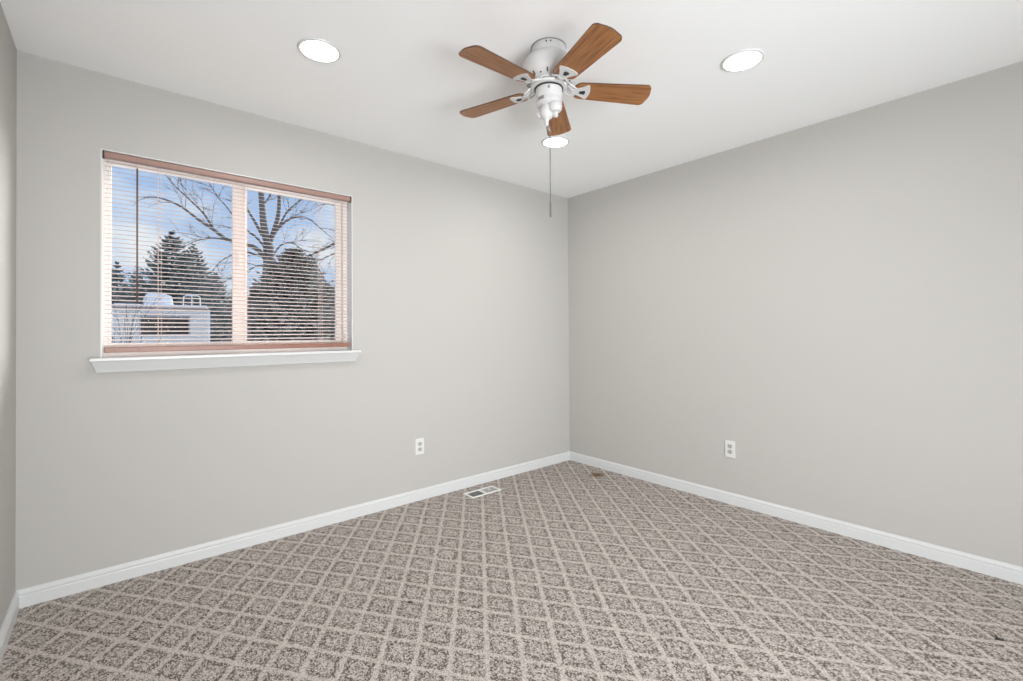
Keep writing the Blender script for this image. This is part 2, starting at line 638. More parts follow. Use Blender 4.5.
ZT, ZB, NS = 2.026, 1.140, 42
TILT = math.radians(13)
bm = new()
for k in range(NS):
    zc = ZT - (ZT - ZB) * k / (NS - 1)
    rows = []
    for q in range(5):
        u = (q / 4 - 0.5)
        yy = 0.024 + u * 0.025 * math.cos(TILT)
        zz = zc + u * 0.025 * math.sin(TILT) + 0.0016 * (1 - 4 * u * u)
        th = 0.0014 if q == 0 else 0.0008
        rows.append([(bm.verts.new((x, yy, zz)), bm.verts.new((x, yy, zz - th))) for x in (BX0 + 0.002, BX1 - 0.002)])
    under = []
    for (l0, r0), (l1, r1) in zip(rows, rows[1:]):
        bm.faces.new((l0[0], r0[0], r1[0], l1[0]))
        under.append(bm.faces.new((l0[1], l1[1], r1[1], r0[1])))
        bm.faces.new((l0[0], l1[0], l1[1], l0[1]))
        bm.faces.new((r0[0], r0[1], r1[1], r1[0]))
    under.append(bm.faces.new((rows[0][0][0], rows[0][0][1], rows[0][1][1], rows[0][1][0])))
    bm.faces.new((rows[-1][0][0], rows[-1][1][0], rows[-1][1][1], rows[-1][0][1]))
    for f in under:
        f.material_index = 1  # brown under faces and front lip paint the shade lines between slats
child('slat_curtain', bm, [M_SLAT, M_SLATSHADE], blind)

bm = new(); box(bm, BX0, BX1, 0.012, 0.037, 1.101, 1.127)
br = child('bottom_rail', bm, M_COPPER, blind, bevel=0.003)
for x in (-3.13, -2.88, -2.665, -2.42, -2.18):
    bm = new(); box(bm, x - 0.004, x + 0.004, 0.0095, 0.0118, 1.1015, 1.1265)
    child('cord_plug', bm, M_COPPER, blind, bevel=0.001)
for x in (-3.055, -2.665, -2.255):
    bm = new()
    for y in (0.0105, 0.0375):
        tube(bm, [(x, y, WZ1 - 0.044), (x, y, 1.127)], 0.0009, 5)
    tube(bm, [(x + 0.012, 0.0095, WZ1 - 0.044), (x + 0.012, 0.0095, 1.127)], 0.0009, 5)
    child('ladder_cord', bm, M_CORD, blind)
bm = new()
tube(bm, [(-3.139, -0.002, 2.010), (-3.139, -0.003, 1.345)], 0.0042, 6)
wd = child('tilt_wand', bm, M_WAND, blind, smooth=True)
bm = new()
tube(bm, [(-3.139, 0.006, 2.036), (-3.139, -0.002, 2.026), (-3.139, -0.002, 2.008)], 0.0022, 6)
child('wand_hook', bm, M_CORD, wd)

# ------------------------------------------------------------------ ceiling fan
FX, FY = -1.769, -1.511
fan = empty('ceiling_fan', (FX, FY, H))
tag(fan, 'white ceiling fan with five brown wood blades and a long pull chain', 'fan')


def fchild(name, bm, m, parent=fan, **kw):
    return obj(name, bm, m, parent, **kw)          # local coordinates: origin on the ceiling at the fan's axis


bm = new()
lathe(bm, [(0.0745, -0.001), (0.0755, -0.004), (0.0755, -0.030), (0.074, -0.036), (0.077, -0.040), (0.078, -0.050)], 48)
cn = fchild('canopy', bm, M_FAN, smooth='auto')
bm = new(); lathe(bm, [(0.0773, -0.0005), (0.0773, -0.0035)], 48)
fchild('ceiling_gap_shade', bm, M_STEEL_SHADOWGAP, cn, smooth='auto')  # grey ring painting the shaded gap at the ceiling
for a_ in (-142, -128):
    bm = new()
    lathe(bm, [(0.003, 0), (0.003, 0.004)], 10, Matrix.Rotation(math.radians(a_), 4, 'Z') @ Matrix.Translation((0.0745, 0, -0.014)) @ Matrix.Rotation(PI / 2, 4, 'Y'))
    fchild('canopy_screw', bm, M_BLACK, cn)
bm = new()
lathe(bm, [(0.079, -0.046), (0.090, -0.052), (0.103, -0.061), (0.111, -0.072), (0.1145, -0.086), (0.1145, -0.116), (0.112, -0.128), (0.106, -0.139), (0.096, -0.148), (0.084, -0.154), (0.066, -0.157)], 56)
mh = fchild('motor_housing', bm, M_FAN, smooth='auto')
for k in range(20):
    a_ = 2 * PI * k / 20 + 0.1
    R = Matrix.Rotation(a_, 4, 'Z')
    bm = new()
    if k % 2:
        lathe(bm, [(0.0034, -0.003), (0.0034, 0.003)], 10, R @ Matrix.Translation((0.0915, 0, -0.1505)) @ Matrix.Rotation(math.radians(30), 4, 'Y'))
    else:
        M_ = R @ Matrix.Translation((0.0975, 0, -0.1470)) @ Matrix.Rotation(math.radians(-38), 4, 'Y')
        box(bm, -0.0085, 0.0085, -0.0022, 0.0022, -0.0022, 0.0022, M_)
    fchild('cooling_slot', bm, M_SLOT, mh)
bm = new()
lathe(bm, [(0.074, -0.156), (0.079, -0.158), (0.080, -0.164), (0.080, -0.176), (0.077, -0.180), (0.060, -0.182)], 48)
fly = fchild('flywheel', bm, M_FAN, smooth='auto')
bm = new(); lathe(bm, [(0.0805, -0.1665), (0.0812, -0.1675), (0.0812, -0.1705), (0.0805, -0.1715)], 48)
fchild('flywheel_groove_shade', bm, M_STEEL_SHADOWGAP, fly, smooth='auto')  # raised grey ring painting the shade of a groove
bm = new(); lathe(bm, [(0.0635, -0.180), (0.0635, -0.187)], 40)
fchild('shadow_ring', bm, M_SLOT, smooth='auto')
bm = new()
lathe(bm, [(0.056, -0.181), (0.0585, -0.184), (0.0585, -0.226), (0.0575, -0.228), (0.0575, -0.231), (0.0585, -0.233), (0.0575, -0.250), (0.050, -0.258), (0.036, -0.262)], 44)
sw = fchild('switch_housing', bm, M_FAN, smooth='auto')
TOCAM = math.atan2(CAM.y - FY, CAM.x - FX)
# reverse switch and rating plate on the side of the housing
R = Matrix.Rotation(TOCAM, 4, 'Z')
bm = new(); box(bm, 0.0575, 0.0600, -0.004, 0.004, -0.206, -0.194, R)
fchild('reverse_switch', bm, M_STEEL_SHADOWGAP, sw)
R = Matrix.Rotation(TOCAM - 0.62, 4, 'Z')
bm = new(); box(bm, 0.0570, 0.0592, -0.014, 0.014, -0.2475, -0.2345, R)
o = fchild('rating_plate', bm, M_STEEL_SHADOWGAP, sw)
o['label'] = 'grey rating plate'
# light kit fitter with empty sockets, no shades
VR, VN = Vector((0.7071, -0.7071, 0)), Vector((-0.7071, -0.7071, 0))     # along the picture's right, and toward the room's entrance


def fp(r_, n_, z_):
    return VR * r_ + VN * n_ + Vector((0, 0, z_))


bm = new()
lathe(bm, [(0.020, -0.258), (0.026, -0.266), (0.030, -0.280), (0.030, -0.300), (0.024, -0.312), (0.012, -0.320), (0.0085, -0.330), (0.0085, -0.346), (0.005, -0.350)], 32, Matrix.Translation(fp(-0.010, 0.010, 0)))
fit = fchild('light_fitter', bm, M_FAN, smooth='auto')


def socket(p, d, s_, opening):
    R = Matrix.Translation(p) @ Vector(d).to_track_quat('Z', 'Y').to_matrix().to_4x4()
    bm = new()
    lathe(bm, [(0.009 * s_, 0), (0.011 * s_, 0.010 * s_), (0.022 * s_, 0.016 * s_), (0.026 * s_, 0.024 * s_), (0.026 * s_, 0.044 * s_), (0.022 * s_, 0.050 * s_), (0.012 * s_, 0.053 * s_)], 28, R)
    so = fchild('lamp_socket', bm, M_FAN, fit, smooth='auto')
    if opening:
        bm = new(); lathe(bm, [(0.007 * s_, 0.050 * s_), (0.007 * s_, 0.0545 * s_)], 14, R)
        fchild('socket_opening', bm, M_SLOT, so)


socket(fp(0.022, 0.026, -0.238), (0.10, -0.05, -1), 1.12, False)
socket(fp(0.010, 0.012, -0.292), VR * 1.0 + VN * 0.25 + Vector((0, 0, -0.35)), 0.62, True)
socket(fp(-0.022, 0.004, -0.285), -VR * 0.8 - VN * 0.3 + Vector((0, 0, -0.55)), 0.60, False)
# pull chain
bm = new()
q0 = fp(-0.005, 0.010, 0)
tube(bm, [q0 + Vector((0, 0, -0.345)), q0 + Vector((0.001, 0, -0.356)), fp(0.003, 0.010, -0.374)], [0.0045, 0.0065, 0.0045], 8)
fchild('chain_coupling', bm, M_STEEL_SHADOWGAP, smooth=True)
bm = new()
cx_, cy_ = (fp(0.004, 0.010, 0)).xy
for i in range(64):
    zz = -0.376 - i * 0.0049
    bmesh.ops.create_uvsphere(bm, u_segments=6, v_segments=4, radius=0.0026, matrix=Matrix.Translation((cx_, cy_, zz)))
tube(bm, [(cx_, cy_, -0.370), (cx_, cy_, -0.69)], 0.0011, 5)
pc = fchild('pull_chain', bm, M_CHAIN)
bm = new()
lathe(bm, [(0.0012, -0.680), (0.0040, -0.686), (0.0043, -0.746), (0.0022, -0.750)], 10, Matrix.Translation((cx_, cy_, 0)))
fchild('chain_pull', bm, M_CHAIN, pc, smooth='auto')

# blades and blade irons
ZBL = 2.261 - H
PITCHB = math.radians(-10)


def blade_outline():
    pts = []
    r0, r1 = 0.108, 0.459
    w0, w1 = 0.100, 0.128
    # rounded root
    for i in range(9):
        a_ = PI / 2 + PI * i / 8
        pts.append((r0 + 0.036 + 0.036 * math.cos(a_), w0 / 2 * math.sin(a_)))
    # tip with rounded corners and a slightly bowed end
    cr_ = 0.024
    for i in range(7):
        a_ = -PI / 2 + (PI / 2) * i / 6
        pts.append((r1 - 0.008 - cr_ + cr_ * math.cos(a_), -w1 / 2 + cr_ + cr_ * math.sin(a_)))
    for y in (-0.018, 0.0, 0.018):
        pts.append((r1 - abs(y) * 0.12, y))
    for i in range(7):
        a_ = (PI / 2) * i / 6
        pts.append((r1 - 0.008 - cr_ + cr_ * math.cos(a_), w1 / 2 - cr_ + cr_ * math.sin(a_)))
    return pts


def make_blade_mesh():
    bm = new()
    prism(bm, blade_outline(), -0.003, 0.003)
    return bm


def make_iron_mesh():
    bm = new()
    # flared plate under the blade, bowed outer end
    out = [(0.098, 0.011), (0.108, 0.014), (0.128, 0.020), (0.150, 0.031), (0.168, 0.043), (0.176, 0.041)]
    arc = [(0.181, 0.024), (0.1835, 0.010), (0.1835, -0.010), (0.181, -0.024)]
    pts = out + arc + [(x, -y) for x, y in reversed(out)]
    prism(bm, pts, -0.0070, -0.0032)
    # neck to the flywheel
    Mx = Matrix.Rotation(-PITCHB, 4, 'X')
    sec = [(0.070, 0.018, 0.018, 0.026), (0.080, 0.016, 0.012, 0.020), (0.092, 0.012, 0.000, 0.008), (0.104, 0.012, -0.0085, -0.002), (0.112, 0.013, -0.0085, -0.0036)]
    prev = None
    first = None
    for x, hw, za, zb in sec:
        ring = [bm.verts.new((x, -hw, za)), bm.verts.new((x, hw, za)), bm.verts.new((x, hw, zb)), bm.verts.new((x, -hw, zb))]
        if prev:
            for i in range(4):
                j = (i + 1) % 4
                bm.faces.new((prev[i], prev[j], ring[j], ring[i]))
        else:
            bm.faces.new(ring)
        prev = ring
    bm.faces.new(list(reversed(prev)))
    # scrolled side bars
    for s_ in (1, -1):
        tube(bm, [(0.074, s_ * 0.026, 0.018), (0.088, s_ * 0.034, 0.004), (0.104, s_ * 0.030, -0.004), (0.120, s_ * 0.018, -0.006)], [0.0045, 0.004, 0.004, 0.0035], 8)
    return bm


blade_me = iron_me = cutout_shade_me = screw_me = None
for k in range(5):
    ang = math.radians(181.51 - 72 * k)
    Mk = Matrix.Translation((0, 0, ZBL)) @ Matrix.Rotation(ang, 4, 'Z') @ Matrix.Rotation(math.radians(1.2), 4, 'Y') @ Matrix.Rotation(PITCHB, 4, 'X')
    if blade_me is None:
        bl = obj('blade', make_blade_mesh(), [M_WOOD, M_BLADE_EDGE], fan, bevel=None)
        blade_me = bl.data
        for p in blade_me.polygons:
            if abs(p.normal.z) < 0.5:
                p.material_index = 1
        ir = obj('blade_iron', make_iron_mesh(), M_FAN, fan)
        iron_me = ir.data
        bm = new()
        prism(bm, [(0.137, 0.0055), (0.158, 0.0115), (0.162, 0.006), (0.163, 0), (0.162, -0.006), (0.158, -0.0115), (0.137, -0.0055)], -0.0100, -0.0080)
        pd = obj('cutout_shade', bm, M_BLACK, ir)  # black inset under the iron, painting the shade of its hole
        cutout_shade_me = pd.data
    else:
        bl = bpy.data.objects.new('blade', blade_me); COL.objects.link(bl); bl.parent = fan
        ir = bpy.data.objects.new('blade_iron', iron_me); COL.objects.link(ir); ir.parent = fan
        pd = bpy.data.objects.new('cutout_shade', cutout_shade_me); COL.objects.link(pd); pd.parent = ir
    pd['label'] = 'black inset in place of the shaded cutout'
    bl.matrix_local = Mk
    ir.matrix_local = Mk


# ------------------------------------------------------------------ recessed lights
def downlight(x, y, label):
    t = empty('recessed_light', (x, y, H))
    tag(t, label, 'ceiling light', 'recessed ceiling lights')
    bm = new()
    lathe(bm, [(0.0785, -0.0005), (0.0905, -0.0005), (0.0905, -0.003), (0.088, -0.0075), (0.0800, -0.0085), (0.0785, -0.0070), (0.0785, -0.0005)], 48, cap=False)
    obj('trim_ring', bm, M_TRIM, t, smooth='auto')
    bm = new()
    lathe(bm, [(0.0782, -0.001), (0.0782, -0.0055), (0.060, -0.0068), (0.020, -0.0072)], 48)
    obj('lens', bm, M_LENS, t, smooth='auto')
    d = bpy.data.lights.new('downlight_lamp', 'AREA')
    d.shape = 'DISK'
    d.size = 0.15
    d.energy = DOWNLIGHT_W
    d.spread = math.radians(172)
    d.color = (1.0, 0.985, 0.965)
    lo = bpy.data.objects.new('downlight_lamp', d)
    COL.objects.link(lo)
    lo.location = (x, y, H - 0.010)
    return t


downlight(-2.536, -0.852, 'lit round recessed light above the window')
downlight(-1.018, -2.024, 'lit round recessed light nearest the right wall, clear of the fan')
downlight(-1.022, -0.829, 'lit round recessed light partly behind a fan blade tip and the pull chain')


# ------------------------------------------------------------------ outlets
def outlet(loc, rz, label):
    t = empty('wall_outlet', loc, rz)          # local +y points into the room
    tag(t, label, 'outlet', 'duplex wall outlets')
    bm = new(); box(bm, -0.035, 0.035, 0.0005, 0.006, -0.0575, 0.0575)
    obj('cover_plate', bm, M_PLASTIC, t, bevel=0.0025)
    for zc in (0.0195, -0.0195):
        bm = new()
        pts = []
        for i in range(28):
            a_ = 2 * PI * i / 28
            pts.append((0.0172 * math.cos(a_), max(-0.0135, min(0.0135, 0.0172 * math.sin(a_)))))
        prism(bm, pts, 0, 0.0085, Matrix.Translation((0, 0, zc)) @ Matrix.Rotation(-PI / 2, 4, 'X'))
        r = obj('receptacle', bm, M_RECEPT, t)
        for sx, hh in ((-0.0065, 0.0055), (0.0065, 0.0048)):
            bm = new(); box(bm, sx - 0.0019, sx + 0.0019, 0.0078, 0.0088, zc + 0.003 - hh, zc + 0.003 + hh)
            obj('blade_slot', bm, M_SLOT, r)
        bm = new(); lathe(bm, [(0.0034, 0.0078), (0.0034, 0.0088)], 12, Matrix.Translation((0, 0, zc - 0.0085)) @ Matrix.Rotation(-PI / 2, 4, 'X'))
        obj('ground_hole', bm, M_SLOT, r)
    bm = new(); lathe(bm, [(0.003, 0.005), (0.003, 0.0072), (0.0015, 0.0078)], 12, Matrix.Rotation(-PI / 2, 4, 'X'))
    obj('cover_screw', bm, M_CHROME, t)
    return t


outlet((-1.572, 0, 0.379), PI, 'white duplex wall outlet to the lower right of the window')
outlet((0, -1.490, 0.376), PI / 2, 'white duplex wall outlet on the plain right wall')

# ------------------------------------------------------------------ floor register
VX0, VX1, VY0, VY1 = -1.278, -1.010, -0.236, -0.116
reg = empty('floor_register', ((VX0 + VX1) / 2, (VY0 + VY1) / 2, 0))
tag(reg, 'white metal floor vent set in the carpet by the far baseboard', 'floor vent')
hx, hy = (VX1 - VX0) / 2, (VY1 - VY0) / 2
bm = new()
fw, zt = 0.016, 0.007
for (x0, x1, y0, y1) in ((-hx, hx, -hy, -hy + fw), (-hx, hx, hy - fw, hy), (-hx, -hx + fw, -hy + fw, hy - fw), (hx - fw, hx, -hy + fw, hy - fw), (-0.009, 0.009, -hy + fw, hy - fw)):
    box(bm, x0, x1, y0, y1, 0.0008, zt)
obj('vent_frame', bm, M_VENT, reg, bevel=0.002)
bm = new(); box(bm, -hx + fw, hx - fw, -hy + fw, hy - fw, 0.0008, 0.0012)
obj('duct_opening', bm, M_VENTDARK, reg)
for s_ in (-1, 1):
    bm = new()
    xa, xb = (-hx + fw, -0.009) if s_ < 0 else (0.009, hx - fw)
    n_ = 6
    for i in range(n_):
        xc = xa + (xb - xa) * (i + 0.5) / n_
        Mx = Matrix.Translation((xc, 0, 0.0038)) @ Matrix.Rotation(math.radians(-30 * s_), 4, 'Y')
        box(bm, -0.0050, 0.0050, -hy + fw, hy - fw, -0.0005, 0.0005, Mx)
    obj('fin_bank', bm, M_FIN, reg)
bm = new(); box(bm, 0.055, 0.062, -0.006, 0.010, 0.005, 0.012)
obj('damper_lever', bm, M_VENT, reg)

# ------------------------------------------------------------------ scrap on the carpet
bm = new()
pts = [(-0.016, -0.003), (-0.006, 0.007), (0.006, 0.008), (0.013, 0.001), (0.016, -0.007), (0.002, -0.006)]
lo = [bm.verts.new((x, y, 0.0005)) for x, y in pts]
hi = [bm.verts.new((x * 0.8, y * 0.8, 0.004 + 0.006 * (i % 3 == 1))) for i, (x, y) in enumerate(pts)]
for i in range(6):
    j = (i + 1) % 6
    bm.faces.new((lo[i], lo[j], hi[j], hi[i]))
bm.faces.new(list(reversed(lo)))
bm.faces.new(hi)
o = obj('debris_scrap', bm, M_SCRAP)
o.location = (-0.652, -2.797, 0)
o.rotation_euler = (0, 0, -0.85)
tag(o, 'tiny black scrap lying on the carpet toward the right wall', 'scrap')

# ------------------------------------------------------------------ outside the window
GZ = -0.6
M_SNOW = mat('patchy_snow', (0.72, 0.75, 0.80), 0.8, noise=(0.6, 0.8, (0.30, 0.30, 0.24)))
bm = new(); box(bm, -60, 60, 0.6, 110, GZ - 0.3, GZ); structure('ground', bm, M_SNOW)

M_CAMPER = mat('camper_shell', (0.80, 0.78, 0.76), 0.35, noise=(2.0, 0.25, (0.66, 0.66, 0.66)))
M_CAMPERTRIM = mat('camper_trim', (0.40, 0.40, 0.43), 0.4)
M_CAMPERSTRIPE = mat('camper_stripe', (0.42, 0.30, 0.27), 0.5)
M_CAMPERGLASS = mat('camper_window_tint', (0.025, 0.020, 0.018), 0.15)
M_TIRE = mat('tire_rubber', (0.03, 0.03, 0.03), 0.8)
M_SNOWCAP = mat('snow_cover', (0.85, 0.88, 0.93), 0.8)

CY = 18.0
c0, c1 = at(112, 330, CY).x, at(208.5, 330, CY).x
zr = at(170, 306, CY).z
camper = empty('camper_trailer', ((c0 + c1) / 2, CY, GZ))
tag(camper, 'white camper trailer with a wide dark rear window seen through the blind', 'camper')
ww = (c1 - c0) / 2
hh = zr - GZ


def cchild(name, bm, m, parent=camper, **kw):
    return obj(name, bm, m, parent, **kw)


bm = new()
prof = [(0.0, 0.45), (0.0, hh - 0.10), (0.04, hh - 0.02), (0.12, hh), (5.6, hh), (5.9, hh - 0.3), (6.1, 1.2), (5.9, 0.45)]
lo = [bm.verts.new((-ww, y, z)) for y, z in prof]
hi = [bm.verts.new((ww, y, z)) for y, z in prof]
bm.faces.new(lo); bm.faces.new(list(reversed(hi)))
for i in range(len(prof)):
    j = (i + 1) % len(prof)
    bm.faces.new((lo[i], lo[j], hi[j], hi[i]))
body = cchild('body', bm, M_CAMPER, bevel=0.03)


def loc(px, py):
    v = at(px, py, CY)
    return v.x - (c0 + c1) / 2, v.z - GZ


(wx0, wz1), (wx1, wz0) = loc(141, 317), loc(188.5, 334)
bm = new(); box(bm, wx0, wx1, -0.03, 0.02, wz0, wz1); wn_ = cchild('rear_window', bm, M_CAMPERGLASS, bevel=0.01)
bm = new()
for (x0, x1, z0, z1) in ((wx0 - 0.05, wx0, wz0 - 0.05, wz1 + 0.05), (wx1, wx1 + 0.05, wz0 - 0.05, wz1 + 0.05), (wx0, wx1, wz1, wz1 + 0.05), (wx0, wx1, wz0 - 0.05, wz0)):
    box(bm, x0, x1, -0.04, 0.0, z0, z1)
cchild('window_surround', bm, M_CAMPERTRIM, wn_)
za = loc(170, 308.5)[1]
bm = new(); box(bm, -ww - 0.02, ww + 0.02, -0.05, 0.0, za - 0.03, za + 0.03); cchild('roof_rail', bm, M_CAMPERSTRIPE)
(_, zb_) = loc(170, 314)
bm = new(); box(bm, -ww + 0.2, ww - 0.15, -0.015, 0.0, zb_ - 0.015, zb_ + 0.015); cchild('trim_strip', bm, M_CAMPERTRIM)
for s_ in (-1, 1):
    bm = new(); box(bm, s_ * ww - 0.05, s_ * ww + 0.05, -0.05, 0.02, 0.5, hh - 0.12); cchild('corner_trim', bm, M_SNOWCAP)
# air conditioner under snow
ax0, ax1 = loc(144, 300)[0], loc(175, 300)[0]
az = loc(160, 291.5)[1]
bm = new()
pr = [(ax0, hh - 0.01), (ax0 + 0.04, az - 0.14), (ax0 + 0.14, az - 0.02), (ax0 + 0.34, az), (ax1 - 0.25, az - 0.05), (ax1 - 0.05, az - 0.14), (ax1, hh - 0.01)]
prism(bm, pr, -1.4, -0.5, Matrix.Rotation(PI / 2, 4, 'X'))
cchild('roof_air_conditioner', bm, M_SNOWCAP, bevel=0.03)
# roof rack hoop
rx0, rx1 = loc(184, 300)[0], loc(201.5, 300)[0]
rz_ = loc(190, 295)[1]
bm = new()
tube(bm, [(rx0, 0.3, hh - 0.02), (rx0 + 0.02, 0.3, rz_ - 0.05), (rx0 + 0.09, 0.3, rz_), (rx1 - 0.07, 0.3, rz_), (rx1 - 0.01, 0.3, rz_ - 0.06), (rx1, 0.3, hh - 0.02)], 0.022, 6)
tube(bm, [((rx0 + rx1) / 2, 0.3, hh - 0.02), ((rx0 + rx1) / 2, 0.3, rz_)], 0.018, 6)
cchild('roof_ladder_hoop', bm, M_SNOWCAP)
bm = new(); box(bm, -ww + 0.05, ww - 0.05, 0.06, 5.4, hh, hh + 0.05); cchild('roof_snow', bm, M_SNOWCAP, bevel=0.02)
for sx in (-1, 1):
    bm = new()
    lathe(bm, [(0.20, -0.1), (0.33, -0.11), (0.345, -0.08), (0.345, 0.08), (0.33, 0.11), (0.20, 0.1)], 24, Matrix.Translation((sx * (ww - 0.18), 3.0, 0.345)) @ Matrix.Rotation(PI / 2, 4, 'Y'))
    cchild('wheel', bm, M_TIRE)

# ---- evergreens
M_SPRUCE = mat('spruce_needles', (0.10, 0.125, 0.11), 0.8, noise=(4.0, 0.9, (0.30, 0.33, 0.34)))
M_PINE = mat('dull_evergreen_needles', (0.13, 0.135, 0.11), 0.85, noise=(3.0, 0.9, (0.26, 0.245, 0.21)))
M_CEDAR = mat('grey_evergreen_needles', (0.20, 0.195, 0.175), 0.85, noise=(5.0, 0.9, (0.38, 0.36, 0.33)))
M_BARK = mat('bare_bark', (0.115, 0.10, 0.092), 0.9, noise=(9.0, 0.8, (0.22, 0.20, 0.19)))
M_TWIG = mat('bare_twig', (0.17, 0.145, 0.135), 0.9)


def evergreen(name, px, top_py, base_py, half_px, y, needles, label, cat='tree', lift=0.25, seed=1, tiers=26, droop=0.12, power=0.82, dense=1.0):
    rnd = random.Random(seed)
    top = at(px, top_py, y)
    side = at(px + half_px, base_py, y)
    base_c = at(px, base_py, y)
    rad = abs(side.x - base_c.x)
    t = empty(name, (top.x, y, GZ))
    tag(t, label, cat, 'evergreens behind the camper')
    height = top.z - GZ
    zlow = 0.35
    # width grows linearly from the tip and reaches rad at base_c.z
    span = top.z - base_c.z
    bm = new()
    tube(bm, [(0, 0, 0), (0, 0, height * 0.5), (0, 0, height * 0.97)], [height * 0.022, height * 0.014, 0.012], 7)
    obj('trunk', bm, M_BARK, t)
    bm = new()
    zz = height
    k = 0
    while zz > zlow:
        d = height - zz
        r = min(rad * (d / span) ** power, rad * 1.3) * rnd.uniform(0.86, 1.1) + 0.05
        nb = int((7 + 7 * min(1, d / span)) * dense)
        for i in range(nb):
            a_ = 2 * PI * (i + rnd.random() * 0.8) / nb + k
            rl = r * rnd.uniform(0.72, 1.12)
            ca_, sa_ = math.cos(a_), math.sin(a_)
            side_v = Vector((-sa_, ca_, 0))
            zb0 = zz + rnd.uniform(-0.1, 0.1)
            nseg = 5
            pts = []
            for q in range(nseg + 1):
                f = q / nseg
                pts.append(Vector((ca_ * rl * f, sa_ * rl * f, zb0 + rl * (-droop * math.sin(f * PI) * 1.2 + lift * f * f))))
            wv = 0.10 + 0.16 * rl
            for q in range(nseg):
                f0, f1 = q / nseg, (q + 1) / nseg
                w0_ = wv * (0.25 + 0.75 * math.sin(PI * min(1, f0 * 0.9 + 0.12))) * (1 - 0.5 * f0)
                # needle sprays: slim leaf-shaped blades to both sides and below
                for s_ in (-1, 1, 0):
                    for z_ in range(2):
                        p_ = pts[q].lerp(pts[q + 1], rnd.random())
                        dirv = (pts[q + 1] - pts[q]).normalized()
                        out = (dirv * rnd.uniform(0.5, 1.0) + side_v * s_ * rnd.uniform(0.5, 1.0) + Vector((0, 0, rnd.uniform(-0.45, 0.25)))).normalized()
                        ln = w0_ * rnd.uniform(0.8, 1.5) + 0.06
                        wd_ = ln * rnd.uniform(0.13, 0.24)
                        nrm = out.cross(Vector((rnd.uniform(-1, 1), rnd.uniform(-1, 1), rnd.uniform(-1, 1)))).normalized() * wd_
                        v0 = bm.verts.new(p_ - out * 0.03)
                        v1 = bm.verts.new(p_ + out * ln * 0.45 + nrm)
                        v2 = bm.verts.new(p_ + out * ln)
                        v3 = bm.verts.new(p_ + out * ln * 0.45 - nrm)
                        bm.faces.new((v0, v1, v2, v3))
        zz -= (height / tiers) * rnd.uniform(0.8, 1.2)
        k += 1.7
    obj('crown', bm, needles, t)
    return t


evergreen('spruce_tree', 172, 233, 300, 46, 29, M_SPRUCE, 'tall dark spruce rising just behind the camper roof', lift=0.30, seed=3, tiers=26, droop=0.10, dense=1.2)
evergreen('spruce_tree', 193, 246, 300, 34, 36.5, M_SPRUCE, 'shorter spruce close on the right of the tall spruce', lift=0.28, seed=5, tiers=30, dense=1.2)
evergreen('spruce_tree', 117, 263, 310, 26, 50, M_SPRUCE, 'low dark spruce at the left edge of the left pane', lift=0.22, seed=8, tiers=24)
evergreen('spruce_tree', 137, 267, 312, 22, 62, M_SPRUCE, 'small far spruce behind the brown wand, left of the tall spruce', lift=0.22, seed=9, tiers=26)
evergreen('pine_tree', 216, 274, 320, 24, 50, M_PINE, 'dull green pine between the camper and the middle window stile', lift=0.2, seed=11, tiers=30)
evergreen('pine_tree', 238, 281, 330, 26, 64, M_PINE, 'dull pine behind the middle window stile', lift=0.2, seed=12, tiers=30)
evergreen('pine_tree', 256, 287, 330, 20, 22, M_PINE, 'low dull pine under the fork of the big bare tree', lift=0.18, seed=14, tiers=28)
evergreen('cedar_tree', 294, 252, 305, 38, 12.6, M_CEDAR, 'broad grey green evergreen in the middle of the right pane', lift=0.28, seed=16, tiers=38, dense=1.7, power=0.62)
evergreen('cedar_tree', 331, 287, 330, 26, 22, M_CEDAR, 'low grey evergreen at the right edge of the right pane', lift=0.22, seed=18, tiers=28, dense=1.2)
evergreen('cedar_tree', 272, 288, 330, 24, 29, M_CEDAR, 'grey evergreen filling the gap behind the bare trunk', lift=0.22, seed=19, tiers=30, dense=1.2)


# ---- bare trees
def limb(bm, pts, r0, r1, seg=7):
    """Smooth tube through the given points."""
    P = [Vector(p) for p in pts]
    out = []
    for i in range(len(P) - 1):
        a, b = P[max(i - 1, 0)], P[i]
        c, d = P[i + 1], P[min(i + 2, len(P) - 1)]
        for q in range(4):
            t = q / 4
            out.append(0.5 * ((2 * b) + (c - a) * t + (2 * a - 5 * b + 4 * c - d) * t * t + (3 * b - a - 3 * c + d) * t ** 3))
    out.append(P[-1])
    n = len(out) - 1
    tube(bm, out, [r0 + (r1 - r0) * i / n for i in range(n + 1)], seg)
    return out


def twigs(bm, path, r, rnd, n, length, depth=2, spread=0.8, sag=0.0):
    for _ in range(n):
        i = rnd.randrange(max(1, len(path) // 5), len(path) - 1)
        p = path[i]
        d = (path[i + 1] - path[i - 1]).normalized()
        d = (d + Vector((rnd.uniform(-1, 1), rnd.uniform(-1, 1), rnd.uniform(-0.7, 1))) * spread).normalized()
        ln = length * rnd.uniform(0.5, 1.2)
        q = [p]
        for s in range(5):
            d = (d + Vector((rnd.uniform(-1, 1), rnd.uniform(-1, 1), rnd.uniform(-1, 1))) * 0.22 + Vector((0, 0, -sag))).normalized()
            q.append(q[-1] + d * ln / 5)
        tube(bm, q, [r * (1 - s / 6.5) for s in range(6)], 4, cap=False)
        if depth > 0:
            twigs(bm, q, r * 0.62, rnd, 3 if depth > 1 else 4, ln * 0.6, depth - 1, spread, sag)


BY = 17.5
rnd = random.Random(21)
tb = at(267, 330, BY)
tree = empty('bare_tree', (tb.x, BY, GZ))
tag(tree, 'big leafless tree with a forked trunk in the right pane', 'tree')
off = Vector((tb.x, BY, GZ))


def A(px, py, dy=0.0):
    return at(px, py, BY + dy) - off


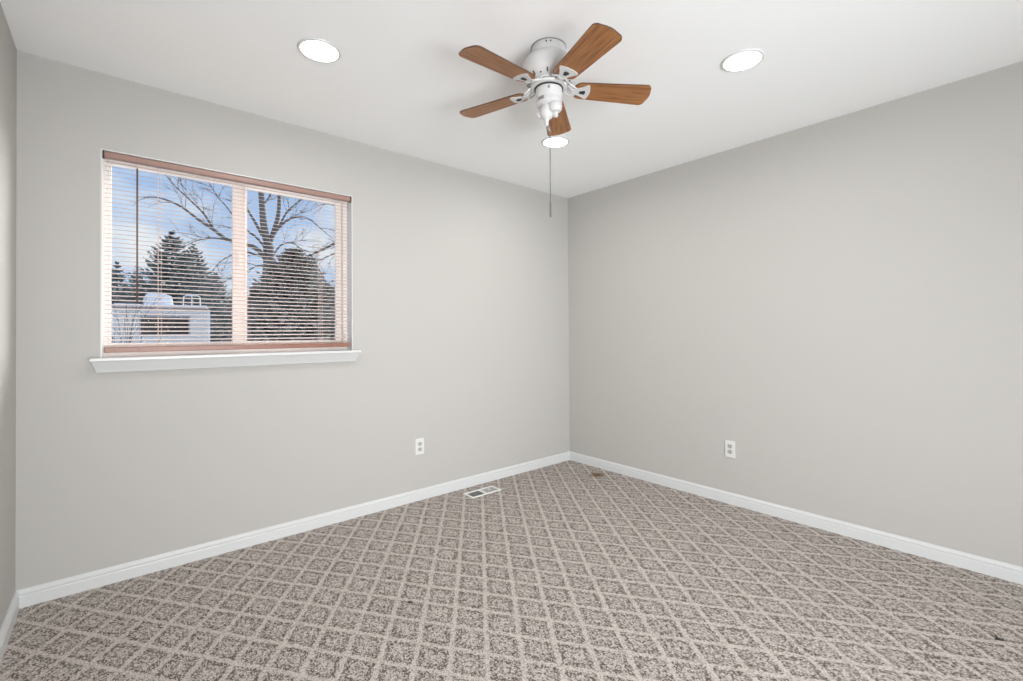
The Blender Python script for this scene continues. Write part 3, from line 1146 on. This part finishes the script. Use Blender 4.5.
bm = new()
limb(bm, [(0, 0, 0), A(268, 330), A(268, 285), A(269, 262), A(268.5, 245)], 0.26, 0.19, 9)
limb(bm, [A(268.5, 248), A(264, 228), A(262, 206), A(260, 180), A(256, 150), A(254, 110)], 0.16, 0.05)
limb(bm, [A(268.5, 246), A(275, 228, 0.2), A(278.5, 213, 0.3), A(279, 195, 0.3), A(276, 170, 0.2), A(280, 140)], 0.11, 0.04)
obj('trunk', bm, M_BARK, tree, smooth=True)
bm = new()
tw = new()
LIMBS = [
    ([(269, 243), (276, 231), (285, 222), (296, 217), (309, 219), (320, 228), (332, 238)], 0.075, 0.012, 0.4),
    ([(280, 225), (287, 212), (297, 203), (308, 196)], 0.05, 0.012, -0.3),
    ([(268, 262), (258, 250), (246, 244), (228, 240), (214, 230), (199, 220), (180, 206), (160, 198), (144, 197)], 0.10, 0.012, -1.0),
    ([(214, 230), (204, 214), (190, 200), (175, 186), (163, 172)], 0.045, 0.010, -1.2),
    ([(228, 240), (212, 238), (196, 241), (182, 248)], 0.035, 0.008, -0.8),
    ([(262, 235), (255, 222), (249, 212), (243, 200), (233, 188)], 0.07, 0.015, 0.5),
    ([(267, 257), (256, 255), (246, 252), (232, 255), (220, 262), (212, 272)], 0.05, 0.010, 0.6),
    ([(266, 266), (257, 266), (247, 271), (235, 276), (222, 284)], 0.035, 0.008, 0.3),
    ([(270, 262), (280, 246), (292, 243), (303, 250), (314, 252), (326, 249)], 0.04, 0.008, 0.7),
    ([(267, 250), (257, 238), (249, 232), (238, 222), (226, 206), (217, 196), (208, 180)], 0.05, 0.01, -0.6),
    ([(262, 206), (270, 196), (275, 184), (284, 170)], 0.04, 0.01, 0.2),
    ([(267, 275), (262, 283), (257, 290), (255, 300)], 0.03, 0.008, 0.1),
]
for pts, r0, r1, dy in LIMBS:
    n = len(pts) - 1
    path = limb(bm, [A(x, y, dy * i / n) for i, (x, y) in enumerate(pts)], r0, r1, 6)
    twigs(tw, path, max(0.012, r1), rnd, 7, 1.1, 2, 0.75, 0.02)
obj('limb', bm, M_BARK, tree, smooth=True)
o = obj('twig_crown', tw, M_TWIG, tree)
o['kind'] = 'stuff'

SY = 15.0
sb = at(372, 330, SY)
tree2 = empty('bare_tree', (sb.x, SY, GZ))
tag(tree2, 'leafless tree reaching a drooping limb in from the right side of the right pane', 'tree')
off2 = Vector((sb.x, SY, GZ))


def A2(px, py, dy=0.0):
    return at(px, py, SY + dy) - off2


bm = new()
limb(bm, [(0, 0, 0), A2(372, 300), A2(371, 270), A2(372, 235), A2(378, 190)], 0.2, 0.1, 8)
obj('trunk', bm, M_BARK, tree2, smooth=True)
bm = new()
tw = new()
for pts, r0, r1, dy in (
    ([(371, 232), (350, 238), (336, 243), (322, 250), (308, 256), (298, 259), (288, 258)], 0.085, 0.012, 0.2),
    ([(371, 245), (350, 250), (336, 253), (322, 259), (310, 264)], 0.05, 0.012, -0.3),
    ([(311, 255), (318, 268), (324, 278), (330, 290), (333, 303)], 0.035, 0.008, 0.2),
    ([(308, 257), (315, 272), (322, 286), (327, 297)], 0.03, 0.008, 0.0),
    ([(303, 258), (310, 268), (313, 280), (322, 296)], 0.02, 0.006, -0.2),
    ([(371, 215), (356, 214), (342, 208), (328, 204), (316, 206)], 0.05, 0.010, 0.4),
):
    n = len(pts) - 1
    path = limb(bm, [A2(x, y, dy * i / n) for i, (x, y) in enumerate(pts)], r0, r1, 6)
    twigs(tw, path, max(0.010, r1), rnd, 7, 0.75, 2, 0.7, 0.05)
obj('limb', bm, M_BARK, tree2, smooth=True)
o = obj('twig_crown', tw, M_TWIG, tree2)
o['kind'] = 'stuff'

# snowy shrub in front of the camper, left
HY = 12.0
hb = at(118, 345, HY)
shrub = empty('bare_shrub', (hb.x, HY, GZ))
tag(shrub, 'bare twiggy shrub in front of the left side of the camper', 'shrub')
bm = new()
for i in range(16):
    x = rnd.uniform(-0.5, 1.2)
    p = [Vector((x * 0.3, rnd.uniform(-0.2, 0.2), 0))]
    d = Vector((rnd.uniform(-0.25, 0.35), rnd.uniform(-0.2, 0.2), 1)).normalized()
    for s in range(7):
        d = (d + Vector((rnd.uniform(-1, 1), rnd.uniform(-1, 1), 0)) * 0.12 - Vector((0.03, 0, 0.03))).normalized()
        p.append(p[-1] + d * 0.38)
    tube(bm, p, [0.014 * (1 - s / 9) for s in range(8)], 4, cap=False)
    twigs(bm, p, 0.007, rnd, 4, 0.7, 1, 0.6)
obj('stem_spray', bm, M_TWIG, shrub)
